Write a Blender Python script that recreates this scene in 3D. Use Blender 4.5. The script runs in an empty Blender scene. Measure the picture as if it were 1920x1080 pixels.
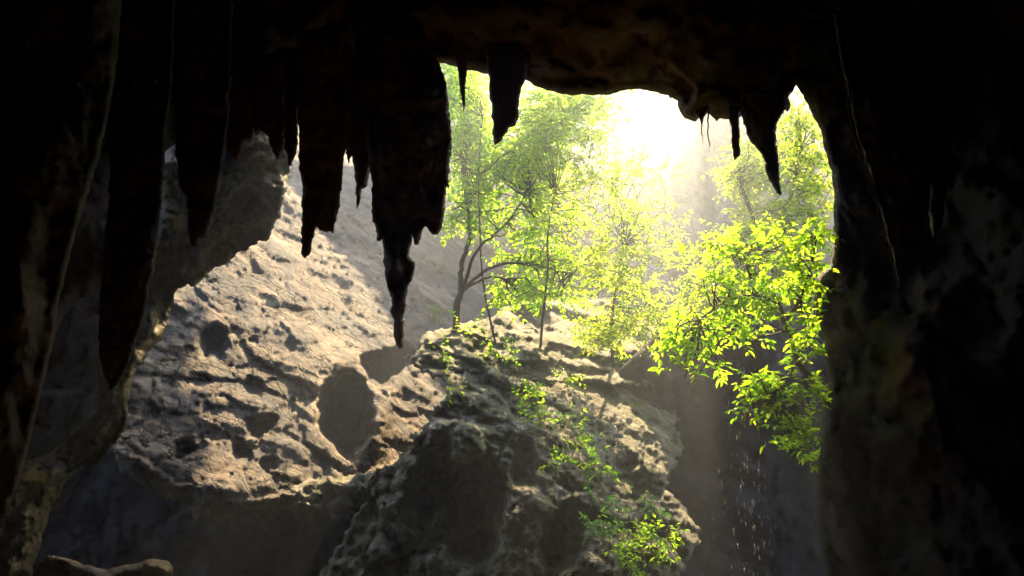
import bpy, math, random
import numpy as np
from mathutils import Vector, Matrix
from mathutils.kdtree import KDTree
from mathutils.geometry import delaunay_2d_cdt

random.seed(7); RS = np.random.RandomState(11)
scene = bpy.context.scene
COL = scene.collection
F = 1493.0                      # focal length in photo pixels (28 mm)
PITCH = math.radians(25.0)
CAM = np.array([0.0, 0.0, 1.6])
FW = np.array([0, math.cos(PITCH), math.sin(PITCH)])
UP = np.array([0, -math.sin(PITCH), math.cos(PITCH)])
RT = np.array([1.0, 0, 0])

# ------------------------------------------------------------------ camera
cam = bpy.data.cameras.new('camera'); cam.lens = 28; cam.sensor_width = 36
cam.clip_start = .1; cam.clip_end = 2000
co = bpy.data.objects.new('camera', cam); COL.objects.link(co)
co.location = CAM; co.rotation_euler = (math.pi/2 + PITCH, 0, 0)
scene.camera = co

def rays(px, py):
    px = np.asarray(px, float); py = np.asarray(py, float)
    return FW + ((px-960)/F)[..., None]*RT + ((540-py)/F)[..., None]*UP
def at(px, py, t):
    return CAM + rays(px, py)*np.asarray(t, float)[..., None]
def V1(px, py, t):
    return Vector(at(np.float64(px), np.float64(py), np.float64(t)))

# ------------------------------------------------------------------ noise
_p = np.random.RandomState(3).permutation(256); _p = np.concatenate([_p, _p, _p])
_g = np.random.RandomState(5).normal(size=(256, 3)); _g /= np.linalg.norm(_g, axis=1)[:, None]
def perlin(P):
    P = np.asarray(P, float); i = np.floor(P).astype(int); f = P-i; i &= 255
    u = f*f*f*(f*(f*6-15)+10); r = 0
    for dx in (0, 1):
        wx = u[:, 0] if dx else 1-u[:, 0]
        for dy in (0, 1):
            wy = u[:, 1] if dy else 1-u[:, 1]
            for dz in (0, 1):
                wz = u[:, 2] if dz else 1-u[:, 2]
                h = _p[_p[_p[(i[:, 0]+dx) & 255]+((i[:, 1]+dy) & 255)]+((i[:, 2]+dz) & 255)]
                g = _g[h]
                r = r+wx*wy*wz*(g[:, 0]*(f[:, 0]-dx)+g[:, 1]*(f[:, 1]-dy)+g[:, 2]*(f[:, 2]-dz))
    return r*1.5
def fbm(P, octv=5, gain=.5):
    P = np.asarray(P, float); a = 1; s = 0
    for k in range(octv):
        s = s+a*perlin(P+k*17.3); P = P*2.03; a *= gain
    return s
def ridged(P, octv=5, gain=.5):
    P = np.asarray(P, float); a = 1; s = 0
    for k in range(octv):
        s = s+a*(1-2*np.abs(perlin(P+k*9.1))); P = P*2.07; a *= gain
    return s

def worley(P, jit=1.0):
    """F1, F2 and a random value per cell"""
    P = np.asarray(P, float); i = np.floor(P).astype(int)
    f1 = np.full(len(P), 9.); f2 = f1.copy(); idv = np.zeros(len(P)); off = np.zeros((len(P), 3))
    for dx in (-1, 0, 1):
        for dy in (-1, 0, 1):
            for dz in (-1, 0, 1):
                c = i+np.array([dx, dy, dz]); ci = c & 255
                h = _p[_p[_p[ci[:, 0]]+ci[:, 1]]+ci[:, 2]]
                pt = c+.5+_g[h]*.45*jit; v = P-pt; d = np.sqrt((v**2).sum(1))
                nw = d < f1; f2 = np.where(nw, f1, np.minimum(f2, d)); f1 = np.where(nw, d, f1)
                idv = np.where(nw, _g[(h+31) & 255, 0], idv); off[nw] = v[nw]*_g[(h[nw]+77) & 255]
    return f1, f2, idv, off.sum(1)
def blocks(P, s, amp, warp=.25):
    """cracked, tilted facets"""
    Q = P*s; Q = Q+np.c_[perlin(Q*1.3+3), perlin(Q*1.3+11), perlin(Q*1.3+19)]*warp
    f1, f2, idv, tl = worley(Q)
    return amp*(idv*.5+tl*1.1)+amp*.55*np.exp(-((f2-f1)/.07)**2)

# ------------------------------------------------------------------ materials
def mat(name):
    m = bpy.data.materials.new(name); m.use_nodes = True
    nt = m.node_tree; nt.nodes.clear()
    return m, nt, nt.nodes, nt.links
def ramp(N, pts):
    r = N.new('ShaderNodeValToRGB'); e = r.color_ramp.elements
    e[0].position, e[0].color = pts[0][0], (*pts[0][1], 1)
    e[1].position, e[1].color = pts[-1][0], (*pts[-1][1], 1)
    for p, c in pts[1:-1]:
        x = e.new(p); x.color = (*c, 1)
    return r
def rock_mat(name, dark, mid, light, stain=(.04, .04, .045), moss=None, scale=1.0, stretch=1.0, crack=.5, bump=.5, rough=.85, stainamt=.5, spec=.3, dirt=.4):
    m, nt, N, L = mat(name)
    out = N.new('ShaderNodeOutputMaterial'); b = N.new('ShaderNodeBsdfPrincipled')
    L.new(b.outputs[0], out.inputs[0]); b.inputs['Roughness'].default_value = rough
    b.inputs['Specular IOR Level'].default_value = spec
    g = N.new('ShaderNodeNewGeometry'); mp = N.new('ShaderNodeMapping')
    L.new(g.outputs['Position'], mp.inputs[0]); mp.inputs['Scale'].default_value = (scale, scale, scale/stretch)
    def noise(s, d=8, dist=0., rough=.55):
        n = N.new('ShaderNodeTexNoise'); n.inputs['Scale'].default_value = s; n.inputs['Detail'].default_value = d
        n.inputs['Distortion'].default_value = dist; n.inputs['Roughness'].default_value = rough
        L.new(mp.outputs[0], n.inputs['Vector']); return n
    n1 = noise(.55, 9, .4, .62)
    r1 = ramp(N, [(.32, dark), (.5, mid), (.68, light)]); L.new(n1.outputs[0], r1.inputs[0])
    n2 = noise(.23, 10, .8, .65)
    r2 = ramp(N, [(.52-.1*stainamt, (0, 0, 0)), (.66-.1*stainamt, (1, 1, 1))]); L.new(n2.outputs[0], r2.inputs[0])
    mx = N.new('ShaderNodeMixRGB'); L.new(r1.outputs[0], mx.inputs[1]); mx.inputs[2].default_value = (*stain, 1)
    mm = N.new('ShaderNodeMath'); mm.operation = 'MULTIPLY'; L.new(r2.outputs[0], mm.inputs[0]); mm.inputs[1].default_value = stainamt
    L.new(mm.outputs[0], mx.inputs[0]); col = mx.outputs[0]
    # fine speckle
    n4 = noise(6., 6, 0, .7); r4 = ramp(N, [(.3, (.62, .6, .58)), (.7, (1.25, 1.25, 1.25))]); L.new(n4.outputs[0], r4.inputs[0])
    ms = N.new('ShaderNodeMixRGB'); ms.blend_type = 'MULTIPLY'; ms.inputs[0].default_value = .8
    L.new(col, ms.inputs[1]); L.new(r4.outputs[0], ms.inputs[2]); col = ms.outputs[0]
    if moss:
        n3 = noise(.8, 8, .6, .65); r3 = ramp(N, [(.45, (0, 0, 0)), (.55, (1, 1, 1))]); L.new(n3.outputs[0], r3.inputs[0])
        m3 = N.new('ShaderNodeMixRGB'); L.new(r3.outputs[0], m3.inputs[0]); L.new(col, m3.inputs[1]); m3.inputs[2].default_value = (*moss, 1)
        col = m3.outputs[0]
    # bump
    nb = noise(2.2, 12, .5, .68)
    dn = noise(1.3, 4, 0, .6)
    va = N.new('ShaderNodeVectorMath'); va.operation = 'MULTIPLY_ADD'
    L.new(dn.outputs['Color'], va.inputs[0]); va.inputs[1].default_value = (.9, .9, .9); L.new(mp.outputs[0], va.inputs[2])
    v = N.new('ShaderNodeTexVoronoi'); v.feature = 'DISTANCE_TO_EDGE'; v.inputs['Scale'].default_value = .75
    L.new(va.outputs[0], v.inputs['Vector'])
    rv = ramp(N, [(0, (0, 0, 0)), (.05, (1, 1, 1))]); L.new(v.outputs['Distance'], rv.inputs[0])
    b1 = N.new('ShaderNodeBump'); b1.inputs['Strength'].default_value = bump; b1.inputs['Distance'].default_value = .35/scale
    L.new(nb.outputs[0], b1.inputs['Height'])
    b2 = N.new('ShaderNodeBump'); b2.inputs['Strength'].default_value = crack; b2.inputs['Distance'].default_value = .12/scale
    L.new(rv.outputs[0], b2.inputs['Height']); L.new(b1.outputs[0], b2.inputs['Normal'])
    # finer second crack net, only in patches
    va2 = N.new('ShaderNodeVectorMath'); va2.operation = 'MULTIPLY_ADD'; dn2 = noise(3.1, 4, 0, .6)
    L.new(dn2.outputs['Color'], va2.inputs[0]); va2.inputs[1].default_value = (.5, .5, .5); L.new(mp.outputs[0], va2.inputs[2])
    v2 = N.new('ShaderNodeTexVoronoi'); v2.feature = 'DISTANCE_TO_EDGE'; v2.inputs['Scale'].default_value = 2.1; L.new(va2.outputs[0], v2.inputs['Vector'])
    rv2 = ramp(N, [(0, (0, 0, 0)), (.07, (1, 1, 1))]); L.new(v2.outputs['Distance'], rv2.inputs[0])
    mk = noise(.7, 3); rk = ramp(N, [(.45, (1, 1, 1)), (.58, (0, 0, 0))]); L.new(mk.outputs[0], rk.inputs[0])
    mxx = N.new('ShaderNodeMath'); mxx.operation = 'MAXIMUM'; L.new(rv2.outputs[0], mxx.inputs[0]); L.new(rk.outputs[0], mxx.inputs[1])
    mul = N.new('ShaderNodeMath'); mul.operation = 'MULTIPLY'; mk2 = noise(.33, 4, .5); rk2 = ramp(N, [(.42, (0, 0, 0)), (.56, (1, 1, 1))]); L.new(mk2.outputs[0], rk2.inputs[0]); mx2 = N.new('ShaderNodeMath'); mx2.operation = 'MAXIMUM'; L.new(rv.outputs[0], mx2.inputs[0]); L.new(rk2.outputs[0], mx2.inputs[1]); L.new(mx2.outputs[0], b2.inputs['Height']); L.new(mxx.outputs[0], mul.inputs[0]); L.new(mx2.outputs[0], mul.inputs[1])
    b3 = N.new('ShaderNodeBump'); b3.inputs['Strength'].default_value = crack; b3.inputs['Distance'].default_value = .06/scale
    L.new(mxx.outputs[0], b3.inputs['Height']); L.new(b2.outputs[0], b3.inputs['Normal']); L.new(b3.outputs[0], b.inputs['Normal'])
    md = N.new('ShaderNodeMapRange'); L.new(mul.outputs[0], md.inputs[0]); md.inputs[3].default_value = 1-dirt; md.inputs[4].default_value = 1
    mf = N.new('ShaderNodeMixRGB'); mf.blend_type = 'MULTIPLY'; mf.inputs[0].default_value = 1; L.new(col, mf.inputs[1]); L.new(md.outputs[0], mf.inputs[2])
    L.new(mf.outputs[0], b.inputs['Base Color'])
    return m
M = {}
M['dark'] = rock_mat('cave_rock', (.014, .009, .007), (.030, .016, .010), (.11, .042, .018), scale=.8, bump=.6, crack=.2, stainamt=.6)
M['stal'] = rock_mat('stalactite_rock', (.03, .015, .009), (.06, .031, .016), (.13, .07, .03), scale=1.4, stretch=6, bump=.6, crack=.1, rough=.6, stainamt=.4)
M['ceil'] = rock_mat('glow_tinted_ceiling_rock', (.10, .045, .014), (.24, .105, .03), (.42, .2, .06), stain=(.03, .018, .01), scale=.9, bump=.9, crack=.4, stainamt=.6, rough=.7)  # warm glow at the cave mouth is put into this rock colour
M['glowstal'] = rock_mat('glow_tinted_stalactite_rock', (.07, .035, .014), (.15, .075, .028), (.30, .16, .06), stain=(.025, .016, .01), scale=1.6, stretch=5, bump=1.0, crack=.15, rough=.55, stainamt=.5)  # lighter, warmer copy of the stalactite rock: mouth glow put into the colour
M['mossy'] = rock_mat('mossy_rock', (.010, .009, .009), (.03, .022, .014), (.14, .095, .035), moss=(.15, .10, .004), scale=1.1, bump=1.1, crack=.3, rough=.6, stainamt=.5)
M['wall'] = rock_mat('pale_limestone', (.105, .072, .045), (.23, .17, .115), (.38, .30, .21), stain=(.05, .052, .058), scale=.8, bump=.85, crack=1.0, stainamt=.95, dirt=.85)
M['pit'] = rock_mat('shaded_limestone', (.07, .055, .06), (.14, .11, .11), (.22, .17, .16), scale=.8, bump=.7, crack=.3, stainamt=.4)
M['mound'] = rock_mat('weathered_limestone', (.10, .085, .055), (.36, .31, .205), (.58, .51, .37), stain=(.025, .028, .03), moss=(.15, .14, .06), scale=1.1, bump=1.0, crack=.9, stainamt=.65)
M['cliff'] = rock_mat('cliff_limestone', (.36, .22, .14), (.58, .42, .3), (.72, .6, .48), stain=(.28, .19, .14), scale=.5, bump=.7, crack=.4, stainamt=.4)
M['deep'] = rock_mat('shade_tinted_deep_rock', (.006, .008, .014), (.016, .017, .026), (.075, .042, .035), scale=.7, bump=.8, crack=.3, stainamt=.6)  # dark bluish colour carries the navy shade of the deep walls

def simple(name, c, rough=.8, trans=0, spec=.3):
    m, nt, N, L = mat(name)
    out = N.new('ShaderNodeOutputMaterial'); b = N.new('ShaderNodeBsdfPrincipled'); L.new(b.outputs[0], out.inputs[0])
    n = N.new('ShaderNodeTexNoise'); n.inputs['Scale'].default_value = 5; n.inputs['Detail'].default_value = 6
    r = ramp(N, [(.3, tuple(x*.6 for x in c)), (.7, tuple(min(1, x*1.4) for x in c))]); L.new(n.outputs[0], r.inputs[0])
    L.new(r.outputs[0], b.inputs['Base Color']); b.inputs['Roughness'].default_value = rough
    b.inputs['Specular IOR Level'].default_value = spec; b.inputs['Transmission Weight'].default_value = trans
    return m
M['bark'] = simple('bark', (.075, .06, .045)); M['dirt'] = simple('cave_earth', (.045, .034, .024))
M['root'] = simple('root_fibre', (.22, .16, .08)); M['drop'] = simple('water', (.9, .93, .95), .1, .15, 1.0)
def leaf_mat(name, a, b_, tr, tw=.6):
    m, nt, N, L = mat(name)
    out = N.new('ShaderNodeOutputMaterial'); d = N.new('ShaderNodeBsdfPrincipled'); t = N.new('ShaderNodeBsdfTranslucent')
    g = N.new('ShaderNodeNewGeometry'); r = ramp(N, [(0, a), (.5, tuple((p+q)/2 for p, q in zip(a, b_))), (.94, b_), (1, (.22, .13, .03))]); L.new(g.outputs['Random Per Island'], r.inputs[0])
    L.new(r.outputs[0], d.inputs['Base Color']); d.inputs['Roughness'].default_value = .45; d.inputs['Specular IOR Level'].default_value = .35
    mt = N.new('ShaderNodeMixRGB'); L.new(g.outputs['Random Per Island'], mt.inputs[0])
    mt.inputs[1].default_value = (*[x*k for x, k in zip(tr, (.28, .5, .5))], 1); mt.inputs[2].default_value = (*[min(1, x*1.2) for x in tr], 1)
    L.new(mt.outputs[0], t.inputs[0])
    mx = N.new('ShaderNodeMixShader'); mx.inputs[0].default_value = tw
    L.new(d.outputs[0], mx.inputs[1]); L.new(t.outputs[0], mx.inputs[2]); L.new(mx.outputs[0], out.inputs[0])
    return m
M['leaf'] = leaf_mat('spring_leaf', (.06, .16, .01), (.16, .3, .02), (.62, .9, .03), .68)
M['leafy'] = leaf_mat('yellow_green_leaf', (.08, .17, .015), (.2, .32, .03), (.78, .92, .06), .68)
M['leafd'] = leaf_mat('dark_or_shaded_leaf', (.03, .10, .02), (.07, .18, .03), (.22, .5, .05), .5)

# ------------------------------------------------------------------ objects
def tag(o, label=None, cat=None, group=None, kind=None):
    if label: o['label'] = label
    if cat: o['category'] = cat
    if group: o['group'] = group
    if kind: o['kind'] = kind
    return o
def mesh_obj(name, verts, faces, m, parent=None, origin=None, smooth=True):
    verts = np.asarray(verts, float)
    if parent is not None and origin is None: origin = np.array(parent.location)
    if origin is None: origin = np.zeros(3)
    me = bpy.data.meshes.new(name)
    me.from_pydata((verts-origin).tolist(), [], [list(map(int, f)) for f in faces]); me.validate(); me.update()
    if smooth: me.polygons.foreach_set('use_smooth', [True]*len(me.polygons))
    me.materials.append(m)
    o = bpy.data.objects.new(name, me); COL.objects.link(o)
    if parent is not None: o.parent = parent
    else: o.location = origin
    return o
def empty(name, loc):
    o = bpy.data.objects.new(name, None); COL.objects.link(o); o.location = loc; o.empty_display_size = .3
    return o

def seg_dist(P, loops):
    pts = []
    for lp in loops:
        for a, b in zip(lp, np.roll(lp, -1, 0)):
            n = max(1, int(np.hypot(*(b-a))/2.0))
            for k in range(n): pts.append((a[0]+(b[0]-a[0])*k/n, a[1]+(b[1]-a[1])*k/n, 0))
    kd = KDTree(len(pts))
    for i, p in enumerate(pts): kd.insert(p, i)
    kd.balance()
    return np.array([kd.find((x, y, 0))[2] for x, y in P])
def inside(P, lp):
    x, y = P[:, 0], P[:, 1]; r = np.zeros(len(P), bool)
    for (x1, y1), (x2, y2) in zip(lp, np.roll(lp, -1, 0)):
        if y1 == y2: continue
        c = ((y1 > y) != (y2 > y)) & (x < (x2-x1)*(y-y1)/(y2-y1)+x1)
        r ^= c
    return r
def rough_loop(pts, step, amp, seed=0, freq=.06):
    pts = np.asarray(pts, float); out = []
    for a, b in zip(pts, np.roll(pts, -1, 0)):
        n = max(1, int(np.linalg.norm(b-a)/step))
        for k in range(n): out.append(a+(b-a)*k/n)
    out = np.array(out, float)
    nx = fbm(np.c_[out*freq, np.full(len(out), seed+.5)], 4, .65); ny = fbm(np.c_[out*freq, np.full(len(out), seed+33.5)], 4, .65)
    return out+np.c_[nx, ny]*amp
def cdt(loops, pts):
    V = []; E = []
    for lp in loops:
        s = len(V); V += [Vector(p) for p in lp]; E += [(s+i, s+(i+1) % len(lp)) for i in range(len(lp))]
    nb = len(V); V += [Vector(p) for p in pts]
    vo, eo, fo, ov, _, _ = delaunay_2d_cdt(V, E, [], 0, 1e-4)
    vo = np.array([tuple(v) for v in vo]); isb = np.array([any(k < nb for k in o) or len(o) == 0 for o in ov])
    return vo, np.array(fo), isb

def rock(name, outline, depth, m, step=7, bulge=1.0, R=30, back=1.0, rough=2.0, noise=None, hole=None, origin=None, parent=None, seed=0, outer_rough=True, ret=False):
    """closed rock body: silhouette outline, a bulging front and a back skin behind it"""
    loops = [rough_loop(outline, step*.8, rough, seed)]
    if hole is not None: loops.append(rough_loop(hole, step*.8, rough, seed+3))
    lo = loops[0].min(0); hi = loops[0].max(0)
    gx, gy = np.meshgrid(np.arange(lo[0], hi[0], step), np.arange(lo[1], hi[1], step*.87))
    gx = gx.astype(float); gx[1::2] += step/2; G = np.c_[gx.ravel(), gy.ravel()]
    G += RS.uniform(-.25, .25, G.shape)*step
    keep = inside(G, loops[0])
    if hole is not None: keep &= ~inside(G, loops[1])
    G = G[keep]; G = G[seg_dist(G, loops) > step*.55]
    vo, fo, isb = cdt(loops, G)
    cen = vo[fo].mean(1) if len(fo) else np.zeros((0, 2))
    k = inside(cen, loops[0])
    if hole is not None: k &= ~inside(cen, loops[1])
    fo = fo[k]
    d = seg_dist(vo, loops); d[isb] = 0
    q = 1-np.clip(d/R, 0, 1); bl = np.sqrt(np.clip(1-q*q, 0, 1))
    t0 = depth(vo[:, 0], vo[:, 1])
    P0 = at(vo[:, 0], vo[:, 1], t0)
    w = np.clip(d/(step*2.5), 0, 1)
    nz = noise(P0, vo, d) if noise else 0
    tf = t0-bulge*bl+nz*w
    nb_ = fbm(P0*.4+7, 4)*.4
    tb = np.maximum(t0+back*bl+nb_*w, tf+.02*w+.01)
    n = len(vo)
    Pf = at(vo[:, 0], vo[:, 1], tf); Pb = at(vo[:, 0], vo[:, 1], tb)
    # share boundary
    idb = np.where(isb, np.arange(n), np.arange(n)+n)
    verts = np.vstack([Pf, Pb])
    # orient faces to the camera (counter-clockwise seen from camera)
    a, b, c = vo[fo[:, 0]], vo[fo[:, 1]], vo[fo[:, 2]]
    cr = (b[:, 0]-a[:, 0])*(c[:, 1]-a[:, 1])-(b[:, 1]-a[:, 1])*(c[:, 0]-a[:, 0])
    fo = np.where((cr > 0)[:, None], fo[:, ::-1], fo)
    faces = np.vstack([fo, idb[fo][:, ::-1]])
    used = np.unique(faces); rm = np.full(2*n, -1); rm[used] = np.arange(len(used))
    verts = verts[used]; faces = rm[faces]
    if origin == 'top':
        origin = verts[np.argmax(verts[:, 2])]
    elif origin == 'base':
        origin = verts[np.argmin(verts[:, 2])]
    return mesh_obj(name, verts, faces, m, parent=parent, origin=origin)

def plane(px, py, t, n, far=76):
    n = np.array(n, float); c = (rays(px, py)*t)@n
    def f(x, y):
        return np.clip(c/np.minimum(rays(x, y)@n, -.12), 4, far)
    return f
def const(t, tx=0, ty=0, cx=960, cy=400):
    return lambda x, y: t+tx*(x-cx)/1000+ty*(y-cy)/1000

# ================================================================== MOUTH OF THE CAVE
opening = [(560,236),(640,210),(700,150),(790,120),(823,118),(855,125),(876,131),(900,136),(914,140),(950,146),(984,150),(1000,160),(1025,170),(1060,178),(1080,180),(1100,178),
 (1130,180),(1150,175),(1175,169),(1200,167),(1225,172),(1245,178),(1254,180),(1256,188),(1259,182),(1270,188),(1273,205),(1282,222),(1302,229),(1312,222),
 (1328,211),(1345,228),(1350,222),(1360,224),(1380,226),(1390,219),(1420,222),(1450,215),(1471,205),(1478,210),(1482,195),(1479,182),(1488,170),(1492,158),(1500,168),(1507,186),
 (1515,195),(1522,215),(1533,230),(1540,250),(1546,280),(1552,300),(1560,320),(1563,370),(1562,400),(1562,440),(1563,460),(1556,495),
 (1540,510),(1528,535),(1527,560),(1533,600),(1543,630),(1548,680),(1553,710),(1548,748),(1545,770),(1540,800),(1535,850),(1532,880),(1530,960),(1548,1120),(1560,1500),
 (700,1560),(-60,1500),(-40,1160),(30,900),(60,740),(100,600),(150,470),(230,330),(330,270),(420,255),(500,240)]
op = np.array(opening, float)
def frame_depth(x, y):
    P = np.c_[x, y]; d = seg_dist(P, [op])
    return 7.5+11.5*np.exp(-d/850.)
outer = [(-1100.,-900.),(2900.,-900.),(3000.,1900.),(-1200.,1900.)]
def n_frame(P, vo, d):
    return fbm(P*.22, 6, .55)*1.6*np.clip(d/120, .12, 1)+(ridged(P*.5+4, 5, .55)*.3+fbm(P*1.3, 4, .6)*.25+blocks(P*np.array([1, 1, .45]), .8, .4))*np.clip(d/30, .15, 1)
# cave wall and ceiling round the opening, as one rock shell, lofted back behind the camera
step = 15
loops = [rough_loop(outer, 60, 0), rough_loop(opening, 6, 2.2, 1)]
def grid_pts(x0, x1, y0, y1, s):
    gx, gy = np.meshgrid(np.arange(x0, x1, s), np.arange(y0, y1, s*.87)); gx = gx.astype(float); gx[1::2] += s/2
    G = np.c_[gx.ravel(), gy.ravel()]; return G+RS.uniform(-.25, .25, G.shape)*s
G = grid_pts(-30, 1950, -170, 1110, 11); G2 = grid_pts(-1050, 2850, -850, 1850, 50)
GF = grid_pts(480, 1640, 90, 1110, 6); GF = GF[(seg_dist(GF, [loops[1]]) < 55)]; G = G[seg_dist(G, [loops[1]]) > 50]; G = np.vstack([G, GF])
G2 = G2[~((G2[:, 0] > -50) & (G2[:, 0] < 1970) & (G2[:, 1] > -190) & (G2[:, 1] < 1130))]
G = np.vstack([G, G2]); G = G[inside(G, loops[0]) & ~inside(G, loops[1])]; G = G[seg_dist(G, loops) > 4]
for hx, hy, ha, hb in []: G = np.vstack([G, grid_pts(hx-26, hx+26, hy-26, hy+26, 4)])
vo, fo, isb = cdt(loops, G); cen = vo[fo].mean(1); fo = fo[inside(cen, loops[0]) & ~inside(cen, loops[1])]
d_in = seg_dist(vo, [loops[1]]); t0 = frame_depth(vo[:, 0], vo[:, 1]); P0 = at(vo[:, 0], vo[:, 1], t0)
q = 1-np.clip(d_in/70, 0, 1); bl = np.sqrt(np.clip(1-q*q, 0, 1))
tf = t0-.9*bl+n_frame(P0, vo, d_in)*np.clip(d_in/20, 0, 1)
Pf = at(vo[:, 0], vo[:, 1], tf)
tb = t0+2.2*bl+fbm(P0*.3+9, 4)*.4*np.clip(d_in/20, 0, 1)+.05
inn = d_in < 1e-2
Pb = at(vo[:, 0], vo[:, 1], np.where(inn, tf, tb)); n = len(vo)
a, b, c = vo[fo[:, 0]], vo[fo[:, 1]], vo[fo[:, 2]]
cr = (b[:, 0]-a[:, 0])*(c[:, 1]-a[:, 1])-(b[:, 1]-a[:, 1])*(c[:, 0]-a[:, 0])
fo = np.where((cr > 0)[:, None], fo[:, ::-1], fo)
idb = np.where(inn, np.arange(n), np.arange(n)+n)
# split the shell into ceiling (above) and walls left / right of the mouth
cen = vo[fo].mean(1)
ang = np.arctan2(-(cen[:, 1]-420), cen[:, 0]-960)
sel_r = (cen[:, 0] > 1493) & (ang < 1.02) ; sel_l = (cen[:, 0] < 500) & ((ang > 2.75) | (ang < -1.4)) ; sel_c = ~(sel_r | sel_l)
# small skylight cracks in the roof above the frame
SKYL = []
gone = np.zeros(len(fo), bool); goneb = gone.copy()
for hx, hy, ha, hb in SKYL:
    gone |= ((cen[:, 0]-hx)/ha)**2+((cen[:, 1]-hy)/hb)**2 < 1; goneb |= np.hypot(cen[:, 0]-hx, cen[:, 1]-hy+60) < 130
goneb &= cen[:, 1] < -25
def sub_shell(name, sel, mt):
    f = np.vstack([fo[sel & ~gone], idb[fo[sel & ~goneb]][:, ::-1]]); V = np.vstack([Pf, Pb])
    used = np.unique(f); rm = np.full(2*n, -1); rm[used] = np.arange(len(used))
    o = mesh_obj(name, V[used], rm[f], mt); tag(o, kind='structure'); return o
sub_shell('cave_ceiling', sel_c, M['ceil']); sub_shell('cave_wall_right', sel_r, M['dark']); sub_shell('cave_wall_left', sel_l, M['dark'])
# chamber behind the camera
ob = loops[0]; ring0 = at(ob[:, 0], ob[:, 1], frame_depth(ob[:, 0], ob[:, 1])+1.2)
rings = []; K = 14; nr = len(ring0); c0 = ring0.mean(0)
for k in range(K+1):
    s = k/K; cc = c0*(1-s)+np.array([0, -14, 3.0])*s
    rr = ring0-c0
    sc = 1.0 if s < .5 else math.sqrt(max(0.0, 1-((s-.5)/.5)**2))
    Q = cc+rr*max(sc, .02); Q[:, 1] = np.where(k == 0, Q[:, 1], Q[:, 1]*(1-s)+cc[1]*s)
    if k: Q += fbm(Q*.2+k, 3)[:, None]*np.array([1, .3, 1])*.6
    Q[:, 2] = np.maximum(Q[:, 2], -1.5)
    rings.append(Q)
V = np.vstack(rings); fc = []
for k in range(K):
    for i in range(nr):
        j = (i+1) % nr; fc.append((k*nr+i, k*nr+j, (k+1)*nr+j, (k+1)*nr+i))
fc.append(tuple(K*nr+i for i in range(nr)))
tag(mesh_obj('cave_chamber', V, fc, M['dark']), kind='structure')
# floor
gx, gy = np.meshgrid(np.linspace(-90, 90, 120), np.linspace(-30, 150, 120)); Pg = np.c_[gx.ravel(), gy.ravel(), np.zeros(gx.size)].astype(float)
Pg[:, 2] = fbm(Pg*.08, 5)*1.0+fbm(Pg*.5, 3)*.15-1.2; Pg[:, 2] += np.clip(3-np.hypot(Pg[:, 0], Pg[:, 1])/3, 0, 1)*(1.2-1.2)
fc = [(j*120+i, j*120+i+1, (j+1)*120+i+1, (j+1)*120+i) for j in range(119) for i in range(119)]
tag(mesh_obj('ground', Pg, fc, M['dirt']), kind='structure')

# ================================================================== ROCK BEYOND THE MOUTH
def dents(vo, lst):
    s = 0; q_ = np.c_[vo*.025, np.zeros(len(vo))]; vo = vo+np.c_[fbm(q_, 4, .6), fbm(q_+7.7, 4, .6)]*11
    for (cx, cy, rx, ry, dep, *r) in lst:
        a_ = r[0] if r else 0
        X = (vo[:, 0]-cx)*math.cos(a_)+(vo[:, 1]-cy)*math.sin(a_); Y = -(vo[:, 0]-cx)*math.sin(a_)+(vo[:, 1]-cy)*math.cos(a_)
        e = np.sqrt((X/rx)**2+(Y/ry)**2)
        s = s+dep*(1-np.clip((e-.55)/.45, 0, 1)**2*(3-2*np.clip((e-.55)/.45, 0, 1)))*(e < 1)
    return s
SUNV = np.array([.176, .557, .811])
# back cliff
def n_cliff(P, vo, d):
    return fbm(P*.045+2, 6, .5)*6+ridged(P*np.array([.12, .12, .05])+8, 5, .5)*1.8+blocks(P, .1, 2.4)+blocks(P, .3, .7)+dents(vo, [(1290,420,60,150,7),(1215,205,75,40,6),(1000,590,50,40,5)])
o = rock('cliff', [(780,70),(900,95),(1000,112),(1100,125),(1200,128),(1350,150),(1500,128),(1700,100),(1900,90),(1900,750),(1500,820),(1100,800),(900,760),(800,500)], plane(1100, 600, 78, (.1, -.95, .3), 100), M['cliff'], step=7, bulge=2, R=80, back=8, noise=n_cliff)
tag(o, kind='structure')
# left sunlit wall
def n_wall(P, vo, d):
    pits = [(645,775,58,84,8),(714,690,42,30,5),(345,845,24,24,1.6),(652,850,16,13,2.5),(400,640,26,40,2.0,.5),(478,800,18,24,1.3),(500,795,16,20,1.2),(730,680,60,34,3.5,-.3),(620,560,40,60,1.0)]
    far = dents(vo, pits)
    crest = -2.2*np.exp(-((vo[:, 0]-(720+ (vo[:, 1]-760)*-.25))/28)**2)*np.exp(-((vo[:, 1]-780)/70)**2)
    P = P*np.array([1, .5, 1])
    RSP = np.random.RandomState(4)
    for _ in range(45):
        r_ = 6+26*RSP.uniform()**2.5; pits.append((RSP.uniform(230, 900), RSP.uniform(420, 900), r_*RSP.uniform(.7, 1.5), r_, (.5+r_*.045)*.3, RSP.uniform(0, 3)))
    far = dents(vo, pits); g_ = 1+np.clip((np.linalg.norm(P, axis=1)-32)/14, 0, 2.2)
    return fbm(P*.1+5, 4, .5)*1.5+g_*(ridged(P*.17+1, 4, .5)*.16+blocks(P, .2, .45, .5)+blocks(P, .55, .26, .5)+blocks(P, 1.5, .09, .5)+fbm(P*1.1, 4, .65)*.14)+far+crest
wall_out = [(232,600),(270,480),(330,330),(420,230),(560,212),(700,232),(800,300),(900,340),(955,420),(960,560),(930,700),(900,800),(835,850),(760,870),(700,890),(660,905),(640,945),(600,925),(585,950),(560,930),
 (480,945),(440,950),(400,940),(372,950),(360,930),(320,908),(300,892),(280,880),(235,858),(212,850),(222,760)]
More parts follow.
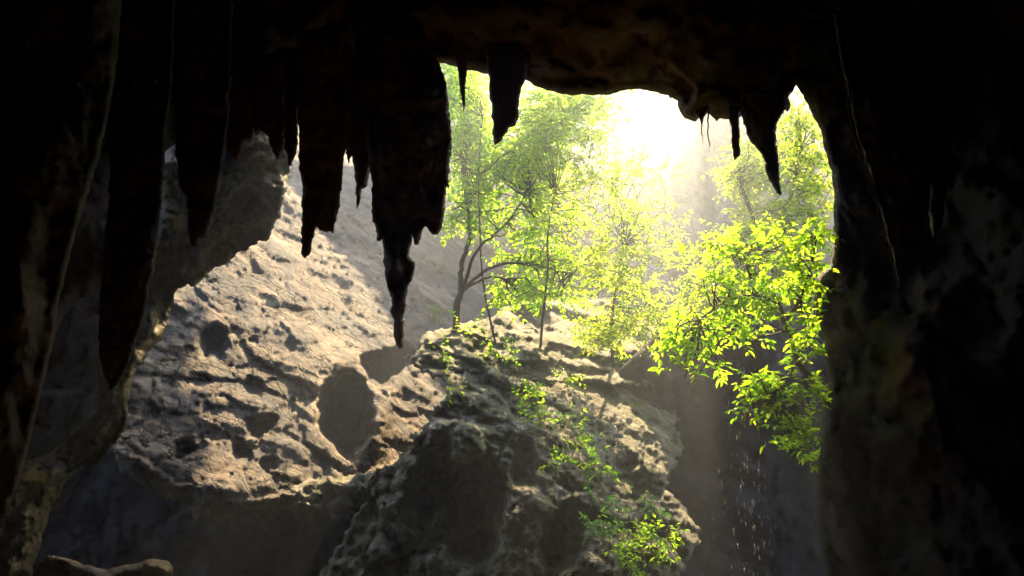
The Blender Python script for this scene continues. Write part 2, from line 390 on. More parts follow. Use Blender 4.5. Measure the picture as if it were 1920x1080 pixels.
o = rock('rock_wall', wall_out, plane(500, 900, 27, (.55, -.52, .65), 95), M['wall'], step=5, bulge=1.2, R=50, back=5, rough=5, noise=n_wall)
tag(o, kind='structure')
# deep shaded walls below
def n_deep(P, vo, d):
    return fbm(P*.12+15, 6, .58)*2.8+ridged(P*.35+3, 5, .55)*.9+blocks(P, .3, 1.0)+blocks(P, .9, .3)
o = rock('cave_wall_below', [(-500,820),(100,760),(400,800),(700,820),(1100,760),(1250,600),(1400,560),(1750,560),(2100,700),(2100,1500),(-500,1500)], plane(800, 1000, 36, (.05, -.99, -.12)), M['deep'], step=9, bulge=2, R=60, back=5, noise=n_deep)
tag(o, kind='structure')
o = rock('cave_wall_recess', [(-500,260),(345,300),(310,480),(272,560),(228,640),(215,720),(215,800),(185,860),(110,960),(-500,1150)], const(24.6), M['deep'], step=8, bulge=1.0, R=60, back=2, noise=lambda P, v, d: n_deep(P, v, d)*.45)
tag(o, kind='structure')
# rocky mound in the middle
def n_mound(P, vo, d):
    P = P*np.array([1, .55, 1]); sl = np.exp(-((((vo[:, 0]-1130)/150)**2+((vo[:, 1]-800)/150)**2)**2)); q_ = 1-.72*sl; return q_*(fbm(P*.2+25, 5, .5)*1.5+ridged(P*.4+13, 5, .6)*.6+blocks(P, .4, 1.2)+blocks(P, 1.1, .5))+blocks(P, .6, .22)*sl+blocks(P, 2.4, .16)+fbm(P*1.7, 4, .7)*.2+dents(vo, [(890,960,70,120,4.0,.1),(1185,840,50,50,.8),(1055,1010,55,70,2.4),(1170,905,45,60,2.2),(1185,690,40,40,2.5),(930,655,60,26,1.5),(810,900,45,100,2.5,.3),(980,870,28,60,1.8)])
mound = [(790,650),(830,632),(880,625),(930,640),(960,622),(1010,618),(1060,650),(1100,640),(1160,640),(1210,650),(1250,660),(1275,700),(1277,745),(1268,800),(1278,830),(1262,880),(1255,915),(1290,960),(1312,990),(1300,1040),(1260,1100),(1250,1400),(560,1400),(600,1080),(650,1000),(690,930),(700,885),(760,850),(790,800),(838,740),(845,720),(800,700),(770,680)]
o = rock('rock_mound', mound, lambda x, y: np.maximum(plane(1000, 900, 25, (.4, -.56, .72), 45)(x, y), np.minimum(plane(900, 880, 25.3, (-.5, -.85, .1))(x, y), 34)), M['mound'], step=5, bulge=1.8, R=60, back=4, rough=9, noise=n_mound)
tag(o, kind='structure')
o = rock('rock_terrace', [(780,660),(800,622),(850,612),(905,600),(950,575),(1020,560),(1080,566),(1130,545),(1200,560),(1270,560),(1340,600),(1390,640),(1390,700),(1300,725),(1000,715),(800,690)], plane(1050, 640, 41, (.25, -.6, .76), 56), M['mound'], step=5, bulge=1.2, R=40, back=4, rough=6,
         noise=lambda P, vo, d: fbm(P*.2+45, 5, .5)*1.6+blocks(P*np.array([1, .55, 1]), .35, 1.1)+blocks(P, 1.1, .25)+fbm(P*1.5, 4, .65)*.2+dents(vo, [(1000,600,40,34,3),(1180,690,40,30,2)]))
tag(o, kind='structure')
# left rock arch
arch = [(300,230),(420,190),(545,230),(548,300),(541,340),(536,370),(525,408),(512,430),(500,452),(470,460),(440,480),(425,498),(400,506),(370,532),(336,541),(325,556),(318,590),(309,620),(290,650),(265,680),(255,700),
 (246,730),(240,770),(236,800),(222,826),(204,846),(180,870),(120,905),(95,960),(72,1030),(50,1120),(-120,1120),(-100,900),(20,870),(95,850),(140,806),(178,775),(186,735),(183,690),(188,640),(205,600),(225,560),(240,480),(262,400),(280,300)]
def n_arch(P, vo, d):
    return fbm(P*.35+35, 6, .58)*1.3+ridged(P*np.array([1, 1, .5])*.9+23, 5, .6)*.6+blocks(P, .8, .6)+blocks(P, 2.2, .2)+dents(vo, [(460,385,34,32,1.5),(430,470,60,36,1.0,-.5)])
o = rock('rock_arch', arch, const(22, 0, -8), M['mossy'], step=5, bulge=1.6, R=55, back=2.0, rough=5, noise=n_arch)
tag(o, kind='structure')
# brown ledge at far left
o = rock('rock_ledge', [(-60,560),(60,520),(130,440),(190,415),(260,420),(262,500),(190,545),(150,560),(118,592),(100,640),(60,700),(-60,760)], const(17, 0, -3), M['dark'], step=6, bulge=1.4, R=40, back=1.5, rough=4, noise=lambda P, v, d: fbm(P*.5+3, 5)*.7)
tag(o, kind='structure')
o = rock('cave_boulders', [(60,1062),(90,1040),(130,1048),(160,1060),(200,1066),(240,1060),(285,1048),(318,1050),(326,1066),(322,1090),(300,1160),(60,1160)], const(15, 0, 0), M['mossy'], step=5, bulge=.7, R=20, back=.8, rough=3, noise=lambda P, v, d: fbm(P*.8+3, 5)*.4)
tag(o, kind='structure')

# unseen slabs added high overhead to split the sun into shafts and darken the haze
def sun_baffle(x0, x1, y0, y1, z, thr, seed, fs):
    s_ = .3; xs = np.arange(x0, x1, s_); ys = np.arange(y0, y1, s_); X, Y = np.meshgrid(xs, ys); P = np.c_[X.ravel(), Y.ravel(), np.full(X.size, seed*1.)]
    v = (fbm(P*fs, 3, .5)).reshape(X.shape); ed = np.minimum(np.minimum(X-x0, x1-X), np.minimum(Y-y0, y1-Y)); v = v-.5*(ed < 1)
    solid = v > thr; mb = MBX(); ny, nx = solid.shape; H = z+fbm(P*.3, 4).reshape(X.shape)*1.2; ids = {}
    def vid(i, j, k):
        if (i, j, k) not in ids:
            ids[(i, j, k)] = len(mb[0]); mb[0].append((X[j, i], Y[j, i], H[j, i]+k*.7))
        return ids[(i, j, k)]
    def sol(i, j): return 0 <= i < nx-1 and 0 <= j < ny-1 and solid[j, i]
    for j in range(ny-1):
        for i in range(nx-1):
            if not sol(i, j): continue
            mb[1].append([vid(i, j, 1), vid(i+1, j, 1), vid(i+1, j+1, 1), vid(i, j+1, 1)]); mb[1].append([vid(i, j, 0), vid(i, j+1, 0), vid(i+1, j+1, 0), vid(i+1, j, 0)])
            for (a, b, ii, jj) in (((i, j), (i+1, j), i, j-1), ((i+1, j), (i+1, j+1), i+1, j), ((i+1, j+1), (i, j+1), i, j+1), ((i, j+1), (i, j), i-1, j)):
                if not sol(ii, jj): mb[1].append([vid(*a, 0), vid(*b, 0), vid(*b, 1), vid(*a, 1)])
    return tag(mesh_obj('unseen_sun_baffle', mb[0], mb[1], M['mound']), kind='structure')
def MBX(): return ([], [])
sun_baffle(-1, 15, 39, 51, 60, -.36, 3, .34)
sun_baffle(17.5, 28, 54, 76, 60, -.24, 8, .42)
sun_baffle(15.5, 28, 36, 50.5, 60, -.24, 14, .42)
sun_baffle(-4, 5, 50, 62, 60, -.30, 21, .4)
# brown rough band under the sunlit wall
o = rock('rock_band', [(215,850),(260,862),(330,890),(420,915),(560,905),(650,890),(720,880),(700,930),(660,960),(640,985),(600,955),(585,985),(545,960),(500,985),(470,965),(440,990),(400,975),(372,985),(350,950),(300,930),(260,905),(225,890)], plane(450, 920, 27.6, (.25, -.9, .36)), M['mound'], step=5, bulge=.8, R=24, back=2, rough=9,
         noise=lambda P, vo, d: fbm(P*.4+45, 5, .6)*.9+blocks(P, .9, .5)+fbm(P*1.9, 4, .65)*.2)
tag(o, kind='structure')

# ================================================================== STALACTITES
def stal(outline, t, label, seed=0, R=None, bul=None, rough=2.0, m='stal', step=5, group='stalactites hanging across the cave mouth', ty=0, name='stalactite'):
    rough = rough*1.5 if t > 10 else rough
    ol = np.array(outline, float)
    w = np.ptp(ol[:, 0]); R = R or w*.5; Rm = R/F*t
    bul = bul or Rm*.95
    def nz(P, vo, d):
        q = P*np.array([1, 1, .13])
        return (ridged(q*1.6+seed, 5, .62)*.24+fbm(P*.7+seed, 5, .6)*.3+ridged(P*np.array([.5, .5, 1.6])+seed, 4, .5)*.08)*min(1, Rm*1.1)
    if m == 'stal' and t >= 15: m = 'glowstal'  # stalactites near the mouth take the glow-tinted copy
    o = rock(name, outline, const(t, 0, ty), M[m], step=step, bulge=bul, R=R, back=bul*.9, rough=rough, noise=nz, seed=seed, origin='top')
    return tag(o, label, 'stalactite', group)

stal([(555,60),(662,40),(657,200),(650,280),(645,310),(643,330),(638,370),(634,400),(625,439),(619,433),(612,436),(600,431),(593,424),(590,440),(582,478),(573,484),(565,472),(566,345),(563,322),(560,290),(559,250),(556,150)], 15.6,
     'broad flat ended stalactite with a narrow reddish tip hanging from its left side', 1, R=48)
stal([(655,20),(780,30),(812,90),(823,118),(835,150),(842,190),(846,240),(848,270),(843,320),(841,357),(836,350),(834,390),(828,425),(823,440),(812,441),(805,435),(797,425),(793,430),(791,442),(787,456),(778,458),(774,450),(772,438),(771,456),(767,470),
      (770,486),(778,492),(777,510),(770,526),(763,542),(762,560),(758,590),(760,615),(758,635),(757,646),(750,654),(742,641),(737,625),(738,600),(731,588),(733,562),(727,541),(723,520),(720,490),(717,447),(712,452),(706,450),(703,420),(697,415),(697,340),(694,322),(680,200),(668,100)], 16.6,
     'largest stalactite, a broad curtain ending in a long ragged tapering tip', 2, R=75)
stal([(640,120),(700,120),(697,310),(690,336),(686,350),(679,353),(677,378),(671,391),(668,375),(668,345),(665,320),(661,293),(656,300),(652,311),(648,290),(645,200)], 17.2,
     'short thin stalactite with stepped point in the gap between the two broad ones', 3, R=22)
stal([(852,100),(880,100),(876,132),(873,160),(872,190),(869,212),(866,190),(862,155),(857,126)], 18.2, 'thin dagger shaped stalactite, the slimmest hanging against green leaves', 4, R=9, step=3, rough=1)
stal([(905,60),(1000,60),(990,130),(984,150),(978,168),(974,190),(971,217),(968,238),(957,240),(949,249),(940,262),(927,273),(924,250),(921,210),(919,172),(915,142)], 17.6, 'wide dark wedge shaped stalactite beside the slim dagger one', 5, R=32)
stal([(1362,200),(1392,200),(1386,222),(1387,260),(1388,286),(1386,296),(1377,301),(1373,290),(1371,240)], 18.0, 'short blunt stub stalactite left of the long curved one', 6, R=10, step=3, rough=1.2)
stal([(1385,170),(1470,170),(1472,203),(1465,216),(1457,236),(1455,256),(1459,310),(1465,355),(1463,367),(1452,359),(1440,335),(1433,300),(1425,285),(1405,262),(1398,245),(1391,220)], 17.8, 'long curved finger like stalactite on the right of the bright opening', 7, R=26, step=4)
stal([(1296,200),(1330,200),(1320,222),(1316,240),(1313,225)], 18.4, 'tiny pointed stalactite on the lip beside the hanging roots', 8, R=6, step=3, rough=1)
# left group
stal([(170,-120),(330,-120),(325,100),(312,250),(302,400),(290,500),(280,545),(262,620),(241,680),(225,716),(208,734),(198,712),(188,686),(184,650),(185,600),(190,540),(200,420),(208,300),(190,100)], 11.0, 'long dark tapering stalactite hanging lowest at the left in front of the rock arch', 9, R=52)
stal([(318,-60),(440,-60),(430,200),(422,276),(412,342),(405,382),(395,422),(388,446),(375,451),(362,466),(356,455),(352,432),(350,372),(334,345),(330,280),(322,100)], 13.0, 'dark ragged ended stalactite before the left end of the mossy rock', 10, R=42)
stal([(415,100),(480,100),(472,262),(460,266),(455,285),(447,304),(438,298),(434,289),(431,297),(423,275)], 15.0, 'stubby dark stalactite directly above the mossy rock', 11, R=24)
stal([(470,100),(535,100),(533,270),(530,282),(521,300),(512,285),(505,268),(498,250),(488,243),(480,255),(474,240)], 15.3, 'short pointed stalactite above the right part of the mossy rock', 12, R=24)
stal([(524,90),(564,90),(559,250),(556,282),(548,312),(541,306),(533,276)], 15.9, 'narrow pointed stalactite touching the broad flat ended one', 13, R=16, step=4)
stal([(-260,-260),(250,-260),(232,-40),(224,70),(215,155),(200,230),(185,300),(165,362),(145,424),(126,500),(111,560),(103,630),(82,718),(66,790),(42,880),(24,932),(4,1000),(-30,1060),(-120,1000),(-200,700)], 8.6, 'huge slanting black rock curtain filling the left edge', 14, R=110, bul=1.0, step=8)
# right group
stal([(1560,20),(1760,20),(1756,200),(1750,330),(1735,430),(1720,452),(1705,447),(1700,470),(1694,520),(1688,546),(1682,520),(1672,470),(1652,400),(1628,320),(1606,250),(1594,200),(1590,170),(1575,110)], 12.0, 'fluted rock curtain with mossy glowing left edge in front of the right wall', 15, R=60)
stal([(1725,20),(1800,20),(1782,300),(1764,430),(1752,450),(1742,420),(1735,200)], 12.6, 'plain dark curtain stalactite at the far right behind the fluted one', 16, R=30)

# ================================================================== PLANTS
from mathutils.bvhtree import BVHTree
_bv = []
for o_ in list(COL.objects):
    if o_.type == 'MESH' and o_.name in ('rock_wall', 'rock_mound', 'rock_terrace', 'cliff', 'cave_wall_below'):
        me_ = o_.data; _bv.append(BVHTree.FromPolygons([o_.location+v.co for v in me_.vertices], [tuple(p.vertices) for p in me_.polygons]))
def surf_t(px, py):
    d = rays(np.float64(px), np.float64(py)); L_ = np.linalg.norm(d); best = None
    for b in _bv:
        h = b.ray_cast(Vector(CAM), Vector(d/L_))
        if h[0] is not None and (best is None or h[3] < best): best = h[3]
    return best/L_ if best else None
def tube(path, rad, sides=5):
    V = []; Fc = []; path = [np.array(p, float) for p in path]
    for i, p in enumerate(path):
        d = path[min(i+1, len(path)-1)]-path[max(i-1, 0)]; d = d/(np.linalg.norm(d)+1e-9)
        a = np.cross(d, [0.3, .9, .2]); a /= np.linalg.norm(a)+1e-9; b = np.cross(d, a)
        r = rad[i] if hasattr(rad, '__len__') else rad
        for s in range(sides):
            th = 2*math.pi*s/sides; V.append(p+r*(a*math.cos(th)+b*math.sin(th)))
    for i in range(len(path)-1):
        for s in range(sides):
            t = (s+1) % sides; Fc.append((i*sides+s, i*sides+t, (i+1)*sides+t, (i+1)*sides+s))
    Fc.append(tuple(range(sides))[::-1]); k = (len(path)-1)*sides; Fc.append(tuple(k+s for s in range(sides)))
    return V, Fc
class MB:
    def __init__(s): s.v = []; s.f = []
    def add(s, V, Fc):
        k = len(s.v); s.v += [tuple(x) for x in V]; s.f += [tuple(i+k for i in f) for f in Fc]
    def build(s, name, m, parent=None, origin=None, smooth=True): return mesh_obj(name, s.v, s.f, m, parent, origin, smooth)
def smooth_path(pts, sub=4, wob=0.0):
    pts = np.array(pts, float); out = []
    for i in range(len(pts)-1):
        p0 = pts[max(i-1, 0)]; p1 = pts[i]; p2 = pts[i+1]; p3 = pts[min(i+2, len(pts)-1)]
        for k in range(sub):
            t = k/sub; out.append(.5*((2*p1)+(-p0+p2)*t+(2*p0-5*p1+4*p2-p3)*t*t+(-p0+3*p1-3*p2+p3)*t**3))
    out.append(pts[-1]); out = np.array(out)
    if wob: out[1:-1] += RS.normal(size=out[1:-1].shape)*wob
    return out
def cross(a, b): return np.array([a[1]*b[2]-a[2]*b[1], a[2]*b[0]-a[0]*b[2], a[0]*b[1]-a[1]*b[0]])
UPV = np.array([0, 0, 1.])
def unit(v): return v/(math.sqrt(float(v[0]*v[0]+v[1]*v[1]+v[2]*v[2]))+1e-9)
def leaf(mb, base, dirv, nrm, L, W):
    d = unit(dirv); s = unit(cross(nrm, d)); nn = cross(d, s); f = RS.uniform(.12, .3)*W; dr = RS.uniform(.0, .25)*L
    P = [base, base+d*L*.3+s*W*.42+nn*f, base+d*L*.68+s*W*.34+nn*(f-dr*.4), base+d*L-nn*dr, base+d*L*.68-s*W*.34+nn*(f-dr*.4), base+d*L*.3-s*W*.42+nn*f, base+d*L*.5-nn*dr*.15]
    mb.add(P, [(0, 6, 1), (1, 6, 2), (2, 6, 3), (3, 6, 4), (4, 6, 5), (5, 6, 0)])
def spray(lm, tm, base, dirv, length, nl, L, droop=.5):
    d = unit(dirv); p = np.array(base, float); pts = [p.copy()]; side = 1
    for k in range(nl):
        d = unit(d+np.array([0, 0, -droop/nl])+RS.normal(size=3)*.12); p = p+d*length/nl; pts.append(p.copy())
        s = unit(cross(d, UPV+RS.normal(size=3)*.25)); ld = unit(d*.55+s*side+np.array([0, 0, -.25])+RS.normal(size=3)*.15)
        nr = unit(UPV+RS.normal(size=3)*.35); ll = L*RS.uniform(.45, 1.25)
        leaf(lm, p, ld, nr, ll, ll*RS.uniform(.42, .55)); side = -side
        if k == nl-1: leaf(lm, p, d, nr, ll, ll*.5)
    tm.add(*tube(pts, [length*.012*(1-.7*i/nl) for i in range(nl+1)], 3))
def plant(name, stems, blobs, m, label, cat, L, group=None, wood='bark', nl=7, slen=None, base_r=None, crown='crown', trunk='trunk', snap=True):
    """stems: list of ([(px,py,t)...], r0, r1); blobs: (cx,cy,rx,ry,t,dt,n)"""
    if snap:
        x0, y0, t0_ = stems[0][0][0]; st = surf_t(x0, y0)
        if st:
            k_ = (st+.15)/t0_; stems = [([(x, y, t*k_) for x, y, t in pts], a*k_, b*k_) for pts, a, b in stems]; blobs = [(*q_[:4], q_[4]*k_, q_[5]*k_, q_[6]) for q_ in blobs]; L *= k_; slen = slen*k_ if slen else None
    first = V1(*stems[0][0][0]); root = empty(name, first); tag(root, label, cat, group)
    tm = MB(); lm = MB(); ends = []
    for pts, r0, r1 in stems:
        P = smooth_path([V1(*p) for p in pts], 4, r0*.15); rr = np.linspace(r0, r1, len(P)); tm.add(*tube(P, rr, 6)); ends += list(P[len(P)//3:])
    ends = np.array(ends); slen = slen or L*4
    for (cx, cy, rx, ry, t, dt, nn) in blobs:
        cen = np.array(V1(cx, cy, t))
        # boughs into the clump
        j = np.argmin(((ends-cen)**2).sum(1)); a = ends[j]
        mid = (a+cen)/2+RS.normal(size=3)*.15*np.linalg.norm(cen-a); P = smooth_path([a, mid, cen], 4, .01)
        tm.add(*tube(P, np.linspace(stems[0][1]*.28, stems[0][1]*.1, len(P)), 4))
        for _ in range(nn):
            while True:
                u = RS.uniform(-1, 1, 3)
                if (u**2).sum() < 1: break
            x, y, tt = cx+u[0]*rx, cy+u[1]*ry, t+u[2]*dt
            q = np.array(V1(x, y, tt)); 
            if cat == 'tree' and fbm(np.array([q*1.1/(L*4)]), 2)[0] < -.32: continue
            out = unit(q-cen+np.array([0, 0, .2])*L); dirv = unit(out+RS.normal(size=3)*.5+np.array([0, 0, .1]))
            spray(lm, tm, q, dirv, slen*RS.uniform(.6, 1.2), RS.randint(nl-2, nl+3), L)
    tm.build(trunk, M[wood], root); lm.build(crown, M[m], root, smooth=False)
    return root

G1 = 'trees in the sinkhole below the cliff'
def sub(bl, k, n, f=.45):
    out = []
    for (cx, cy, rx, ry, t, dt, nn) in bl:
        for _ in range(k):
            a_ = RS.uniform(0, 6.28); q_ = math.sqrt(RS.uniform()); out.append((cx+math.cos(a_)*q_*rx, cy+math.sin(a_)*q_*ry, rx*f, ry*f*.6, t+RS.uniform(-1, 1)*dt, dt*.25, n))
    return out
plant('tree', [([(930,648,33),(905,520,33),(897,330,32.5),(905,220,32)], .05, .02), ([(897,330,32.5),(960,280,32.5),(1010,240,32.5)], .05, .02)],
   sub([(860,170,30,40,33,1.5,0),(880,250,45,50,33,1.5,0),(1000,210,40,40,33,1.5,0),(1050,180,50,20,33,1.5,0),(1060,240,70,40,33,1.5,0),(950,330,60,40,33,1.5,0),(1110,200,30,16,33,1.5,0),(1010,300,50,40,33,1.5,0)], 15, 9),
   'leaf', 'tall green tree reaching the top left of the opening behind the slim dagger stalactite', 'tree', .23, G1)
plant('tree', [([(854,622,32.86),(857,568,32.86),(866,546,32.86),(864,522,32.86),(867,487,32.86),(878,457,32.86),(881,425,33.178),(872,360,33.39),(868,300,33.708)], .17, .04),
   ([(866,546,32.86),(876,521,32.648),(885,487,32.436),(902,461,32.33),(927,440,32.118),(960,405,31.8),(990,360,31.8)], .10, .03),
   ([(868,546,32.86),(893,529,32.648),(919,519,32.33),(949,523,32.118),(985,520,31.8)], .07, .025),
   ([(870,540,32.86),(915,504,32.436),(966,493,32.118),(1030,504,31.8),(1072,515,31.8)], .08, .03)],
   sub([(878,300,36,70,34.76,2,110),(880,200,36,60,35.75,2,80),(890,390,50,45,34.1,2,80),(950,340,60,60,33.55,2.5,130),(1000,400,70,50,33,2.5,120),(1030,480,60,28,33,1.5,50),(1010,540,70,22,32.78,1.5,60),(960,300,60,40,34.1,2,70)], 19, 11),
   'leaf', 'leaning tree with forked dark trunk and arching bare lower boughs on the mound', 'tree', .22, G1)
plant('tree', [([(1013,652,33),(1019,580,33),(1027,504,32.5),(1027,440,32),(1040,360,31)], .06, .03)],
   sub([(1060,330,70,60,31,2,120),(1100,420,80,60,31,2,130),(1060,250,60,50,31,2,90),(1120,500,60,40,31,1.5,70),(1000,220,50,50,31,2,70)], 14, 9),
   'leafy', 'slender straight stemmed tree glowing in the brightest sunlight', 'tree', .2, G1)
plant('tree', [([(1150,690,32),(1147,620,31.6),(1155,540,31),(1170,460,30.5)], .07, .03)],
   sub([(1190,350,70,60,30,2,90),(1210,440,60,50,30,2,70),(1160,590,70,36,29.5,1.5,80),(1230,590,45,40,29.5,1.5,60),(1200,520,70,40,30,1.5,60),(1130,635,30,16,29.5,1,20)], 14, 9),
   'leafy', 'pale hazy leafed tree between the forked tree and the right hand tree', 'tree', .19, G1)
plant('tree', [([(1560,650,30.4838),(1430,480,30.4838),(1410,400,30.4838),(1380,330,30.9919)], .12, .04), ([(1430,480,30.4838),(1480,380,30.4838),(1500,280,30.4838)], .08, .03)],
   sub([(1500,260,50,70,29.4677,1.5,130),(1525,380,45,80,28.9596,1.5,140),(1440,300,50,50,31.4999,1.5,70),(1460,420,60,50,30.4838,1.5,110),(1400,460,60,40,30.4838,1.5,80),(1350,520,60,50,28.4516,1.5,90),(1470,500,70,60,27.4354,1.5,110),(1390,340,30,30,32.5161,2,30)], 22, 10),
   'leafy', 'dense yellow green tree filling the right side of the opening', 'tree', .2, G1, snap=False)
RB = []
for (cx, cy, rx, ry, n_) in [(1300,612,34,14,4),(1275,650,22,12,3),(1320,660,30,12,3),(1300,700,28,14,3),(1345,610,26,14,3),(1370,570,44,18,4),(1330,530,36,16,3),(1400,520,48,18,4),(1450,560,40,16,3),(1500,540,40,18,4),(1530,490,28,18,3),(1390,470,50,18,3),
    (1460,480,50,18,4),(1350,470,40,14,2),(1430,600,30,12,2),(1400,640,24,10,2),(1350,690,12,8,1),(1500,600,26,12,2),(1525,640,20,14,2),(1510,670,18,10,1),(1450,440,60,16,3),(1520,440,34,16,3),
    (1420,712,24,9,2),(1450,730,34,10,3),(1490,735,34,12,3),(1525,720,20,10,2),(1405,755,18,10,2),(1395,790,14,12,2),(1450,765,26,10,2),(1500,770,26,12,3),(1520,800,18,14,2),(1480,805,20,12,2),(1495,840,20,12,2),(1515,845,12,10,1)]:
    for k in range(int(n_*2.1+.5)): RB.append((min(cx, 1515)+RS.uniform(-.8, .8)*rx, cy+RS.uniform(-.8, .8)*ry, rx*.75, ry*.55, 18.6+RS.uniform(-.9, .9)*(1 if cy < 690 else .5), .25, 4 if cy < 690 else 3))
plant('tree', [([(1556,752,19),(1548,750,19),(1531,729,18.8),(1517,705,18.7),(1495,676,18.6),(1483,632,18.5),(1469,604,18.5),(1459,570,18.6),(1421,555,18.7),(1370,560,18.7),(1310,600,18.5)], .085, .02),
   ([(1469,604,18.5),(1500,560,18.6),(1520,500,18.8),(1530,450,19)], .04, .015), ([(1495,676,18.6),(1470,720,18.5),(1440,745,18.4)], .03, .012), ([(1421,555,18.7),(1400,500,18.8),(1390,460,19)], .035, .015)],
   RB, 'leaf', 'bright green drooping tree growing out of the right hand rock wall', 'tree', .22, G1, nl=5, slen=.42, snap=False)
# small plants on the rocks (photo px of each tuft, size)
def rockplant(px, py, t, r, n, label, m='leaf', L=.16, name='plant', cat='plant', group='small plants growing on the rocks'):
    plant(name, [([(px+r*.2, py+r*.6, t), (px+r*.1, py+r*.1, t-.15), (px-r*.1, py-r*.3, t-.25)], .025, .01)], [(px+(k-1)*r*.55, py+RS.uniform(-.3, .3)*r, r*.4, r*.35, t-.35, .15, max(2, n*2//3)) for k in range(3)], m, label, cat, L, group, nl=6, slen=L*3, crown='leaves', trunk='stem')
PL = [(880,620,24,24,7,'bright leafy tuft at the foot of the forked tree'),
 (933,665,24,26,9,'leafy spray trailing over the upper left face of the mound'),
 (828,665,24,12,4,'small lone sprig near the left top of the mound'),
 (850,728,22.5,16,4,'two armed sprig just above the dark left face of the mound'),
 (822,590,34,22,14,'round dark green bush left of the forked trunk'),
 (990,745,23,24,12,'upper part of the plant spray hanging down the middle of the mound'),
 (1010,785,22.8,22,12,'lower bushy spray hanging down the middle of the mound'),
 (1062,713,24,16,5,'sprig under the dark notch high on the mound'),
 (1075,790,23,18,5,'small fern like sprig on the pale cracked slab'),
 (1075,825,22.5,26,9,'leafy spray across the cracked slab above the dangling vine'),
 (1108,870,22,24,9,'dangling vine tip hanging in the dark pocket of the slab'),
 (1040,875,22,18,5,'pale sprig at the lower edge of the cracked slab'),
 (1160,675,26,22,8,'soft tuft beneath the hazy tree'),
 (1135,950,21,22,9,'small dark leaved sprig at the foot of the slab'),
 (1128,995,20.6,26,12,'bush with dark shaded leaves near the bottom of the mound'),
 (1215,1010,20,44,34,'large bright bush at the bottom right foot of the mound'),
 (1180,1055,19.8,34,18,'bright bush at the bottom edge below the large one'),
 (1226,955,21.5,14,8,'upright dim shrub against the dark recess right of the mound')]
for px, py, t, r, n, lb in PL:
    rockplant(px, py, t, r, n, lb, 'leafd' if 'dark' in lb.split() and 'leaved' in lb or 'dark green' in lb or 'dim' in lb or 'shaded' in lb else 'leaf')  # dim and shaded plants get their shade as a darker leaf colour

# hanging roots, strands for the curtain's lit edge, and drops
def root_strand(pts, r, label):
    P = smooth_path([V1(*p) for p in pts], 5, r*.6); mb = MB(); mb.add(*tube(P, np.linspace(r, r*.4, len(P)), 4))
    o = mb.build('root_or_lit_edge_strand', M['root'], origin=np.array(P[0])); return tag(o, label, 'root', 'thin roots hanging from rock edges')
root_strand([(1328,208,18.1),(1327,240,18.1),(1331,275,18.1)], .022, 'longer of the thin roots dangling from the bright ceiling lip')
root_strand([(1316,228,18.1),(1315,248,18.1),(1318,266,18.1)], .015, 'shorter root dangling beside the longer one at the ceiling lip')
root_strand([(1592,168,11.6),(1592,215,11.5),(1604,268,11.4),(1626,340,11.35),(1650,410,11.35),(1668,470,11.4),(1682,540,11.5)], .012, 'long strand standing in for the lit mossy edge of the fluted curtain')  # lighter strand draws the lit edge of the curtain
root_strand([(1598,165,11.5),(1604,230,11.35),(1622,310,11.25),(1646,380,11.25),(1662,440,11.3)], .009, 'fine strand standing in for the lit mossy edge, just inside the fluted curtain')

dm = MB(); dp = [(0, 0, .05)]+[(.010*math.cos(a), .010*math.sin(a), 0) for a in np.linspace(0, 2*math.pi, 7)[:-1]]+[(.012*math.cos(a), .012*math.sin(a), -.02) for a in np.linspace(0, 2*math.pi, 7)[:-1]]+[(0, 0, -.035)]
fcs = [(0, 1+i, 1+(i+1) % 6) for i in range(6)]+[(1+i, 7+i, 7+(i+1) % 6, 1+(i+1) % 6) for i in range(6)]+[(13, 7+(i+1) % 6, 7+i) for i in range(6)]
dm.add(dp, fcs); proto = dm.build('water_drop', M['drop'])
tag(proto, 'tiny white water drop falling below the right hand tree', 'water drop', 'water drops falling before the dark recess')
first = True
for k in range(110):
    y = 660+430*RS.uniform()**.8; x = 1385+30*(y-660)/400+RS.normal()*(8+20*(y-600)/450)
    o = proto if first else proto.copy(); 
    if not first: COL.objects.link(o)
    first = False; o.location = V1(x, y, 15.5+RS.uniform(-1, 1)); s = RS.uniform(.5, 1.5); o.scale = (s*.8, s*.8, s*RS.uniform(.8, 1.6))

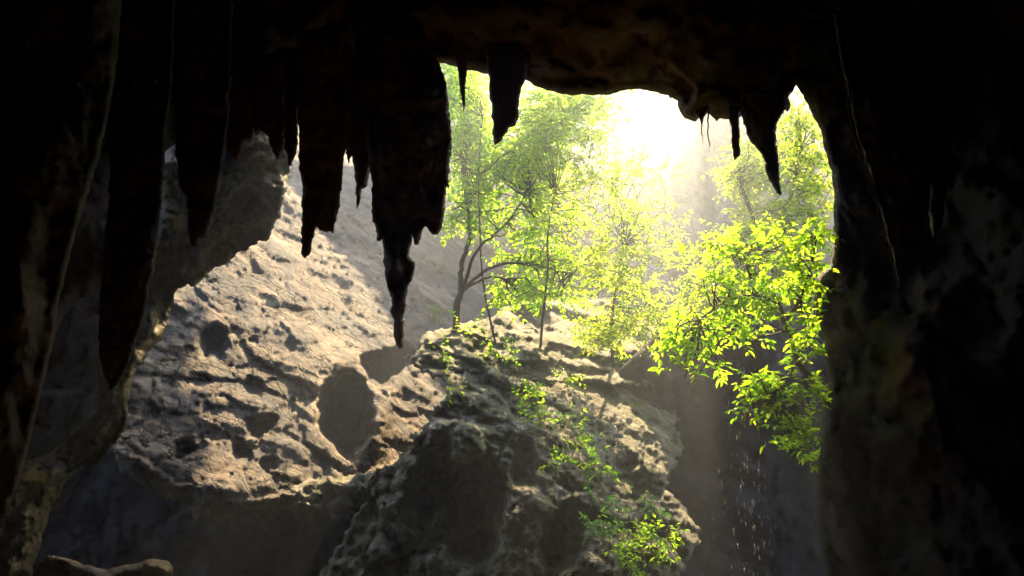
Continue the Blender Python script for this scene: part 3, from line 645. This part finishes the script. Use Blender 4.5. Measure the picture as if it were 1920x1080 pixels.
# ================================================================== AIR
hv = [(x, y, z) for x in (-92, 92) for y in (-32, 152) for z in (-4.5, 84)]
o = mesh_obj('haze', hv, [(0, 1, 3, 2), (4, 6, 7, 5), (0, 4, 5, 1), (2, 3, 7, 6), (0, 2, 6, 4), (1, 5, 7, 3)], bpy.data.materials.new('haze_air'), smooth=False)
hm = o.data.materials[0]; hm.use_nodes = True; N = hm.node_tree.nodes; N.clear()
ho = N.new('ShaderNodeOutputMaterial'); pv = N.new('ShaderNodeVolumePrincipled'); hm.node_tree.links.new(pv.outputs[0], ho.inputs['Volume'])
pv.inputs['Color'].default_value = (.72, .82, 1, 1); pv.inputs['Density'].default_value = .0042; pv.inputs['Anisotropy'].default_value = .83
tag(o, kind='stuff')

# ================================================================== LIGHT
elev = math.asin(SUNV[2]/np.linalg.norm(SUNV)); azim = math.atan2(SUNV[0], SUNV[1])
w = bpy.data.worlds.new('World'); scene.world = w; w.use_nodes = True
N = w.node_tree.nodes; L = w.node_tree.links; bg = N['Background']; sk = N.new('ShaderNodeTexSky'); sk.sky_type = 'NISHITA'
sk.sun_disc = False; sk.sun_elevation = elev; sk.sun_rotation = azim; L.new(sk.outputs[0], bg.inputs[0]); bg.inputs[1].default_value = .07
sl = bpy.data.lights.new('sun', 'SUN'); sl.energy = 5; sl.angle = math.radians(.5); sl.color = (1, .75, .42)
so = bpy.data.objects.new('sun', sl); COL.objects.link(so)
so.rotation_euler = Vector(SUNV).to_track_quat('Z', 'Y').to_euler(); so.location = Vector(SUNV)*80

scene.view_settings.view_transform = 'Standard'; scene.view_settings.look = 'None'; scene.view_settings.exposure = 2.75; scene.view_settings.gamma = 1
cy = scene.cycles; cy.use_denoising = True
cy.max_bounces = 6; cy.diffuse_bounces = 3; cy.glossy_bounces = 1; cy.transmission_bounces = 4; cy.volume_bounces = 0; cy.transparent_max_bounces = 4
cy.use_adaptive_sampling = True; cy.adaptive_threshold = .02; cy.caustics_reflective = False; cy.caustics_refractive = False
cy.sample_clamp_indirect = 3
